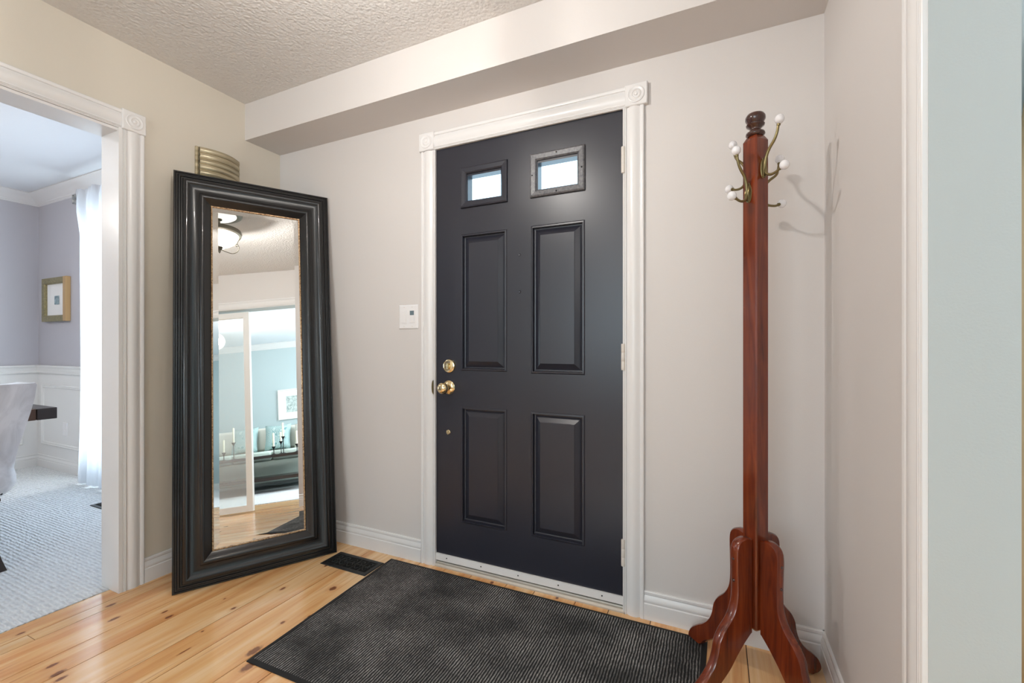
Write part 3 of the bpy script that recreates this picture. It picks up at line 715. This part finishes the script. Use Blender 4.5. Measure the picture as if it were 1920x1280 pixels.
# four double hooks
for k, zm in ((0, 0), (1, 0), (2, 0), (3, 0)):
    pass
def hook(k, dz, reach=0.0):
    ca, sa = round(math.cos(k*PI/2)), round(math.sin(k*PI/2)); U = Vector((ca, sa, 0)); S = Vector((-sa, ca, 0)); Z = Vector((0, 0, 1))
    P = lambda r, z, s=0: U*r+Z*(z+dz)+S*s
    bm = NB()
    # oval backplate
    pl = [(.010*math.cos(q*2*PI/20), .030*math.sin(q*2*PI/20)) for q in range(20)]
    A = [bm.verts.new(P(.0265, 1.625+z, s)) for s, z in pl]; B = [bm.verts.new(P(.0295, 1.625+z*.9, s*.85)) for s, z in pl]
    for i in range(20): bm.faces.new((A[i], A[(i+1) % 20], B[(i+1) % 20], B[i]))
    bm.faces.new(A); bm.faces.new(B[::-1])
    r0 = reach
    up = cat([P(.029, 1.605), P(.034, 1.632), P(.038, 1.655), P(.048+r0*.5, 1.676), P(.066+r0, 1.697), P(.075+r0, 1.716), P(.079+r0, 1.736)], 5)
    tube(bm, up, [.0052-.0016*i/(len(up)-1) for i in range(len(up))], 10)
    lo_ = cat([P(.029, 1.640), P(.032, 1.622), P(.040, 1.605), P(.054, 1.5975), P(.070+r0*.6, 1.5985), P(.084+r0*.7, 1.604)], 5)
    tube(bm, lo_, [.0048-.0012*i/(len(lo_)-1) for i in range(len(lo_))], 10)
    for tip, d_ in ((P(.0795+r0, 1.733), P(.081+r0, 1.7405)), (P(.082+r0*.7, 1.6035), P(.089+r0*.7, 1.606))):
        tube(bm, [tip, d_], .0052, 12)
    for s in (-.006, .006):
        tube(bm, cat([P(.030, 1.655, s*.6), P(.034, 1.63, s), P(.034, 1.61, s*1.1), P(.030, 1.597, s*.3)], 3), .0022, 6)
    h = obj('hook', bm, M['antique'], t, smooth=50, label='antique brass double hook')
    for c in (P(.0825+r0, 1.7505), P(.0985+r0*.7, 1.6095)):
        bm = NB(); sphere(bm, c, .0133, .0133, .0140); obj('knob', bm, M['porcelain'], h, smooth=80, label='white porcelain knob')
# local +X = world back-right, +Y = back-left, -X = front-left, -Y = front-right
hook(3, 0); hook(1, -.006, .004); hook(2, -.071, -.004); hook(0, -.071, .022)

# ------------------------------------------------------------------ ceiling lamps
def ceiling_lamp(x, y, label, first=True):
    t = thing('ceiling_lamp', label, 'ceiling light', (x, y, ZC))
    bm = NB(); lathe(bm, [(.150, -.0005), (.158, -.010), (.155, -.022), (.140, -.030), (.120, -.030)], 40); obj('canopy_rim', bm, M['bronze'], t, smooth=40)
    bm = NB(); lathe(bm, [(.120, -.028), (.100, -.042), (.060, -.054), (.02, -.058)], 36); obj('canopy_glass', bm, M['bowl'], t, smooth=60)
    bm = NB(); lathe(bm, [(.02, -.055), (.02, -.066), (.008, -.072), (.008, -.120), (.016, -.126), (.016, -.140)], 16)
    for k in range(3):
        q = 2*PI*k/3+.4; c, s = math.cos(q), math.sin(q)
        tube(bm, cat([(c*.006, s*.006, -.10), (c*.06, s*.06, -.125), (c*.11, s*.11, -.145), (c*.138, s*.138, -.165)], 4), .004, 8)
    obj('stem', bm, M['bronze'], t, smooth=40)
    bm = NB(); lathe(bm, [(.128, -.165), (.147, -.160), (.150, -.172), (.146, -.190), (.130, -.196), (.128, -.188), (.128, -.165)], 44); obj('bowl_rim', bm, M['bronze'], t, smooth=40)
    bm = NB(); pr = [(.130, -.186), (.124, -.215), (.108, -.243), (.080, -.266), (.045, -.282), (.018, -.288)]
    lathe(bm, pr, 40); 
    fs = [f for f in bm.faces if len(f.verts) > 4 and abs(f.calc_center_median().z+.186) < .002]
    bmesh.ops.delete(bm, geom=fs, context='FACES')
    obj('glass_bowl', bm, M['bowl'], t, smooth=60, label='lit frosted glass bowl')
    bm = NB(); lathe(bm, [(.006, -.276), (.024, -.284), (.026, -.292), (.016, -.304), (.008, -.316), (.010, -.321), (.006, -.330), (.001, -.338)], 20); obj('bottom_finial', bm, M['bronze'], t, smooth=50)
    for k in range(3):
        q = 2*PI*k/3+.95; c, s = math.cos(q), math.sin(q); bm = NB()
        tube(bm, cat([(c*.145, s*.145, -.180), (c*.125, s*.125, -.215), (c*.118, s*.118, -.240), (c*.130, s*.130, -.268), (c*.118, s*.118, -.305), (c*.085, s*.085, -.325), (c*.045, s*.045, -.318), (c*.012, s*.012, -.306)], 6), .0032, 8)
        tube(bm, cat([(c*.118, s*.118, -.240), (c*.105, s*.105, -.252), (c*.110, s*.110, -.264), (c*.120, s*.120, -.258)], 4), .003, 8)
        obj('scroll_arm', bm, M['bronze'], t, smooth=60)
    return t
ceiling_lamp(-0.97, .73, 'bronze and frosted glass ceiling lamp seen glowing at the top of the mirror')
ceiling_lamp(-1.0, -1.35, 'added bronze bowl ceiling lamp for hall fill light, unseen behind the camera')  # added fixture that carries the hall fill light

# ------------------------------------------------------------------ glazed door leaf in the living room opening
bm = NB(); gw = .62; rings(bm, gw, 2.0, [(0, -.018), (0, .018), (.056, .018), (.060, .012), (.060, -.012), (.056, -.018), (0, -.018)], (.395, .325, .012), (0, -1, 0), (0, 0, 1), (1, 0, 0))
d2 = struct('door_2', bm, M['trimd'])
bm = NB(); box(bm, .392, .398, .325-gw+.058, .325-.058, .07, 1.954); obj('glass_pane', bm, M['haze'], d2, label='door glass with reflected haze put into its colour')

# ------------------------------------------------------------------ living room (seen in the mirror)
t = thing('coffee_table', 'long dark wood coffee table with lower shelf before the sofa, in the mirror', 'coffee table', (2.45, -.65, .006))
bm = NB(); box(bm, -.27, .27, -.95, .95, .462, .500, bev=.004); obj('tabletop', bm, M['espresso'], t)
bm = NB(); box(bm, -.24, .24, -.90, .90, .160, .205, bev=.003); obj('shelf', bm, M['espresso'], t)
for sx in (-.22, .22):
    for sy in (-.88, .88): bm = NB(); box(bm, sx-.03, sx+.03, sy-.03, sy+.03, 0, .461, bev=.003); obj('leg', bm, M['nickel'], t)
def candle_holder(y, x, hz, ch, label):
    z = .5065
    bm = NB(); lathe(bm, [(.030, 0), (.030, .004), (.012, .008), (.0055, .016), (.0055, hz-.045), (.009, hz-.035), (.016, hz-.020), (.026, hz-.004), (.027, hz), (.014, hz)], 20, (x, y, z))
    o = obj('candlestick', bm, M['iron'], None, smooth=50); tag(o, 'black metal candlestick, '+label, 'candlestick', 'candlesticks on the coffee table')
    bm = NB(); lathe(bm, [(.0125, 0), (.0125, ch-.003), (.010, ch), (.003, ch-.002)], 18, (x, y, z+hz+.0005))
    tube(bm, [(x, y, z+hz+ch-.003), (x+.002, y, z+hz+ch+.008)], .0012, 6)
    o = obj('candle', bm, M['wax'], None, smooth=50); tag(o, 'ivory pillar candle in the holder, '+label, 'candle', 'candles on the coffee table')
candle_holder(-.26, 2.33, .11, .185, 'short one third from the right in the mirror')
candle_holder(-.235, 2.52, .175, .13, 'medium one behind the tall one at right')
candle_holder(-.13, 2.33, .235, .19, 'tallest one at the right of the mirror')
candle_holder(.045, 2.35, .11, .18, 'short one furthest right in the mirror')
candle_holder(-.93, 2.35, .11, .17, 'short one behind the glass panel, furthest left')
candle_holder(-.79, 2.33, .23, .20, 'tallest one behind the glass panel')
candle_holder(-.60, 2.36, .13, .17, 'one beside the white stile of the glass panel')
SFX = 3.14
t = thing('sofa', 'pale sage upholstered sofa against the far wall, in the mirror', 'sofa', (SFX, -.75, .006))
bm = NB(); box(bm, -.36, .42, -1.05, 1.05, .10, .42, bev=.02); obj('base', bm, M['sofa'], t, smooth=40)
for k in range(3): bm = NB(); box(bm, -.38, .20, -.84+k*.56+.004, -.84+(k+1)*.56-.004, .42, .56, bev=.035); obj('seat_cushion', bm, M['sofa'], t, smooth=50)
for k in range(3): bm = NB(); box(bm, .16, .38, -.84+k*.56+.004, -.84+(k+1)*.56-.004, .562, .93, bev=.05); obj('back_cushion', bm, M['cream_fab'], t, smooth=50)
bm = NB(); box(bm, .385, .50, -1.05, 1.05, .42, .90, bev=.03); obj('backrest', bm, M['sofa'], t, smooth=50)
for s in (-1, 1): bm = NB(); box(bm, -.36, .38, s*.945-.10, s*.945+.10, .421, .66, bev=.04); obj('arm', bm, M['sofa'], t, smooth=50)
for sx in (-.30, .36):
    for sy in (-.97, .97): bm = NB(); box(bm, sx-.03, sx+.03, sy-.03, sy+.03, 0, .10); obj('leg', bm, M['espresso'], t)
def pillow(x, y, s, mat, label, yaw=0):
    bm = NB(); n = 12; top = []
    for sgn in (1, -1):
        g = []
        for i in range(n+1):
            row = []
            for j in range(n+1):
                u, v = i/n*2-1, j/n*2-1
                pinch = 1-.07*(1-(u*u))*(abs(v) > .999)-.0
                hgt = .075*((1-u**4)*(1-v**4))**.6
                w = 1-.08*(1-abs(u)**2)*abs(v)**4; w2 = 1-.08*(1-abs(v)**2)*abs(u)**4
                row.append(bm.verts.new((sgn*hgt, u*s/2*w2, v*s/2*w)))
            g.append(row)
        for i in range(n):
            for j in range(n): bm.faces.new((g[i][j], g[i+1][j], g[i+1][j+1], g[i][j+1]))
    o = obj('throw_pillow', bm, mat, None, smooth=60); o.location = (x, y, .568+s/2*.97); o.rotation_euler = (0, .16, yaw)
    tag(o, label, 'pillow', 'throw pillows on the sofa')
pillow(3.215, -.55, .40, M['patt'], 'teal patterned square pillow at the centre of the sofa', .0)
pillow(3.205, -.10, .38, M['cream_fab'], 'cream square pillow at the right of the sofa in the mirror', .0)
pillow(3.215, -1.05, .40, M['patt'], 'teal patterned pillow at the left, behind the glass panel', .0)
def picture(name, label, O, U, V, N, w, h, fw, depth, mf, mount_in, mimg, img, ):
    t = thing(name, label, 'picture', O)
    bm = NB(); rings(bm, w, h, [(0, .001), (0, depth), (fw*.8, depth), (fw, depth*.7), (fw, .001)], (0, 0, 0), U, V, N); obj('frame', bm, mf, t)
    bm = NB(); rings(bm, w, h, [(fw*.9, depth*.35)], (0, 0, 0), U, V, N, fill=0); obj('mount', bm, M['mount'], t)
    U, V, N = map(Vector, (U, V, N)); a, b, c, d = img
    bm = NB(); bm.faces.new([bm.verts.new(U*x+V*y+N*depth*.42) for x, y in ((a, c), (b, c), (b, d), (a, d))]); obj('print', bm, mimg, t)
    return t
picture('framed_print', 'white framed square print with wide mount on the far wall, in the mirror', (XF, -.735, 1.06), (0, 1, 0), (0, 0, 1), (-1, 0, 0), .52, .52, .018, .025, M['wframe'], 0, M['sketch'], (.13, .39, .12, .40))
# arched gilt mirror by the living room front wall, a sliver at the right edge of the photo
t = thing('gilt_floor_mirror', 'tall narrow gilt framed arched mirror, a sliver at the right edge', 'mirror', (0.0, D, 0))
xa, xb, zt_ = .797, 1.12, 2.12
arch = []
for i in range(25):
    q = PI*i/24; arch.append(((xa+xb)/2-(xb-xa)/2*math.cos(q), -.045, zt_-.80+.80*math.sin(q)**.8))
path = [(xa, -.045, .03)]+[(xa, -.045, .03+(zt_-.83)*k/8) for k in range(1, 8)]+arch+[(xb, -.045, .03+(zt_-.83)*(8-k)/8) for k in range(1, 8)]+[(xb, -.045, .03)]
bm = NB(); tube(bm, path, .016, 10, closed=True); obj('gilt_frame', bm, M['gilt'], t, smooth=50)
bm = NB(); bm.faces.new([bm.verts.new((x, -.045, z)) for x, y, z in path]); obj('mirror_glass', bm, M['mirror'], t)

# ------------------------------------------------------------------ dining room
def drape(name, label, x0, x1, y, z0, z1, seed):
    rr = random.Random(seed); bm = NB(); nx, nz = 150, 26; g = []
    ph = rr.random()*6
    for i in range(nx+1):
        s = i/nx; row = []
        for j in range(nz+1):
            q = j/nz; z = z0+(z1-z0)*q
            amp = .012+.030*(1-q)**.7
            wv_ = math.sin(s*2*PI*9+ph+.8*math.sin(s*17))*amp+math.sin(s*2*PI*23+1)*amp*.25
            if q > .965: wv_ = math.sin(s*2*PI*30)*.006
            xx = x0+(x1-x0)*s+.02*math.sin(q*4+s*8)*(1-q)-(.0 if s > .03 else 0)+(.045*(1-q)*(1-s)*math.sin(q*3))
            row.append(bm.verts.new((xx, y+wv_-.024*max(0, min(1, (q-.85)/.08)), z+(.01*math.sin(s*40) if j == nz else 0)+(.018*math.sin(s*50+ph) if j == 0 else 0))))
        g.append(row)
    for i in range(nx):
        for j in range(nz): bm.faces.new((g[i][j], g[i+1][j], g[i+1][j+1], g[i][j+1]))
    o = obj(name, bm, M['sheer'], None, smooth=80); tag(o, label, 'curtain'); return o
drape('sheer_curtain', 'long sheer white curtain over the dining room window, behind the doorway casing', -4.555, -3.15, 1.725, .03, 2.285, 3)
t = thing('curtain_rod', 'dark pewter curtain rod above the dining room window', 'curtain rod', (-4.64, D, 2.245))
bm = NB(); tube(bm, [(.035, -.093, 0), (1.60, -.093, 0)], .010, 12); obj('rod', bm, M['nickel'], t, smooth=50)
for sx in (.02, 1.56): bm = NB(); box(bm, sx-.014, sx+.014, -.09, -.0005, -.030, .030, bev=.003); obj('bracket', bm, M['nickel'], t)
bm = NB(); rings(bm, .05, .075, [(0, 0), (0, .02), (.008, .026), (.016, .018)], (-.03, -.070, -.0375), (1, 0, 0), (0, 0, 1), (0, -1, 0), fill=0); box(bm, -.005, .04, -.1, -.075, -.01, .01); obj('end_cap', bm, M['nickel'], t)
t = picture('framed_watercolour', 'small gilt framed picture with blue-grey image on the lavender dining wall', (-5.385, D, 1.285), (1, 0, 0), (0, 0, 1), (0, -1, 0), .445, .375, .052, .03, M['olive'], 0, M['blueprint'], (.19, .275, .145, .22))
bm = NB(); box(bm, .397, .4455, -.0345, -.001, -.0005, .3755, bev=.002); obj('frame_side', bm, M['tan'], t, label='tan gilt right stile')
t = thing('wall_outlet', 'white outlet cover inside the wainscot panel behind the table', 'outlet', (-5.02, D-.004, .366))
bm = NB(); rings(bm, .072, .115, [(0, 0), (0, .003), (.004, .006)], (-.036, 0, -.0575), (1, 0, 0), (0, 0, 1), (0, -1, 0), fill=0); obj('cover_plate', bm, M['plast'], t)
bm = NB()
for z in (-.022, .022): lathe(bm, [(.014, -.006), (.014, -.008), (.012, -.0085)], 16, (0, 0, z), 'y')
obj('socket', bm, M['plast'], t)
t = thing('dining_table', 'dark wood dining table with thick slab top behind the grey chair', 'dining table', (-3.80, .10, .003))
bm = NB(); box(bm, -.50, .50, -1.0, .975, .677, .737, bev=.003); obj('tabletop', bm, M['walnut'], t)
bm = NB(); box(bm, -.5015, .5015, .978, 1.058, .6765, .7375, bev=.003); obj('breadboard_end', bm, M['espresso'], t, label='black breadboard end of the tabletop')
bm = NB(); box(bm, -.40, .40, -.85, .70, .60, .676); obj('apron', bm, M['espresso'], t)
for sx in (-.14, .14):
    for sy in (-.80, .80): bm = NB(); box(bm, sx-.045, sx+.045, sy-.045, sy+.045, 0, .60, bev=.004); obj('leg', bm, M['espresso'], t)
# wingback dining chair facing -X, seen from behind
t = thing('dining_chair', 'silver velvet dining chair with nailhead trim and black legs at the dining table', 'chair', (-3.04, .640, .003))
bm = NB()
secs = [(.365, .245, .030), (.385, .275, .050), (.42, .294, .056), (.455, .292, .048), (.49, .284, .034), (.54, .290, .026), (.60, .302, .024), (.68, .322, .022), (.76, .339, .016), (.82, .349, .008), (.885, .354, .0), (.893, .348, .0)]
sv = []
for z, hw, bulge in secs:
    q = (z-.365)/.53; row = []
    lean_ = .015*q+.05*max(0, q-.5)**1.5
    nseg = 20; th_ = .075 if z < .885 else .05
    for i in range(nseg+1):   # back surface
        s = i/nseg*2-1; yy = s*hw; cur = .035*(s*s)
        row.append(Vector((lean_-cur+bulge*(1-s**4), yy, z)))
    for i in range(nseg+1):   # front surface
        s = 1-i/nseg*2; yy = s*(hw-.012); cur = .05*(s*s)+.10*abs(s)**6*min(1, q*1.6)
        row.append(Vector((lean_-cur-th_, yy, z)))
    sv.append([bm.verts.new(p) for p in row])
m_ = len(sv[0])
for A, B in zip(sv, sv[1:]):
    for i in range(m_): bm.faces.new((A[i], A[(i+1) % m_], B[(i+1) % m_], B[i]))
bm.faces.new(sv[0]); bm.faces.new(sv[-1][::-1])
br = obj('backrest', bm, M['velvet'], t, smooth=60)
bm = NB()
tube(bm, [(sv_[0]*1, sv_[1], .889) for sv_ in []] or cat([(.025-.05*s*s, s*.352, .889) for s in [k/8*2-1 for k in range(17) if k <= 8]], 3), .006, 8); obj('piping', bm, M['velvet'], br, smooth=60)
bm = NB(); box(bm, -.56, -.06, -.25, .25, .36, .47, bev=.03); obj('seat', bm, M['velvet'], t, smooth=50)
bm = NB()
for k in range(30):
    s = k/29*2-1; sphere(bm, (.032-.05*s*s*.9+.003, s*.236, .380), .0052, u=8, v=5)
obj('nailhead_trim', bm, M['iron'], t, smooth=60)
bm = NB(); box(bm, -.10, .012, -.228, .228, .352, .3645); obj('back_rail', bm, M['espresso'], t)
for sx, sy in ((0, 1), (0, -1), (1, 1), (1, -1)):
    bm = NB(); prev = None
    for k in range(8):
        q = k/7; z = .352*(1-q)
        if sx == 0: cx, cy, w = -.072+.010*q*q, sy*(.190+.060*q*q), .022-.006*q
        else: cx, cy, w = -.50, sy*.21, .022-.006*q
        ring = [bm.verts.new((cx+dx*w, cy+dy*w, z)) for dx, dy in ((-1, -1), (1, -1), (1, 1), (-1, 1))]
        if prev:
            for i in range(4): bm.faces.new((prev[i], prev[(i+1) % 4], ring[(i+1) % 4], ring[i]))
        else: bm.faces.new(ring)
        prev = ring
    bm.faces.new(prev); obj('leg', bm, M['espresso'], t, smooth=40)
# hanging lamps outside the view; the living room one is added for fill light
for (x, y, z, lab) in ((-4.0, -.05, 2.03, 'white glass pendant over the dining table, outside the view'), (2.1, -.9, 2.15, 'added white glass pendant for living room fill light, outside the view')):
    t = thing('pendant_lamp', lab, 'pendant light', (x, y, ZC))
    bm = NB(); lathe(bm, [(.06, -.0005), (.06, -.02), (.01, -.025), (.004, -.03), (.004, z-ZC+.12)], 20); obj('stem', bm, M['nickel'], t)
    bm = NB(); sphere(bm, (0, 0, z-ZC), .12, u=24, v=14); obj('globe', bm, M['bowl'], t, smooth=80)
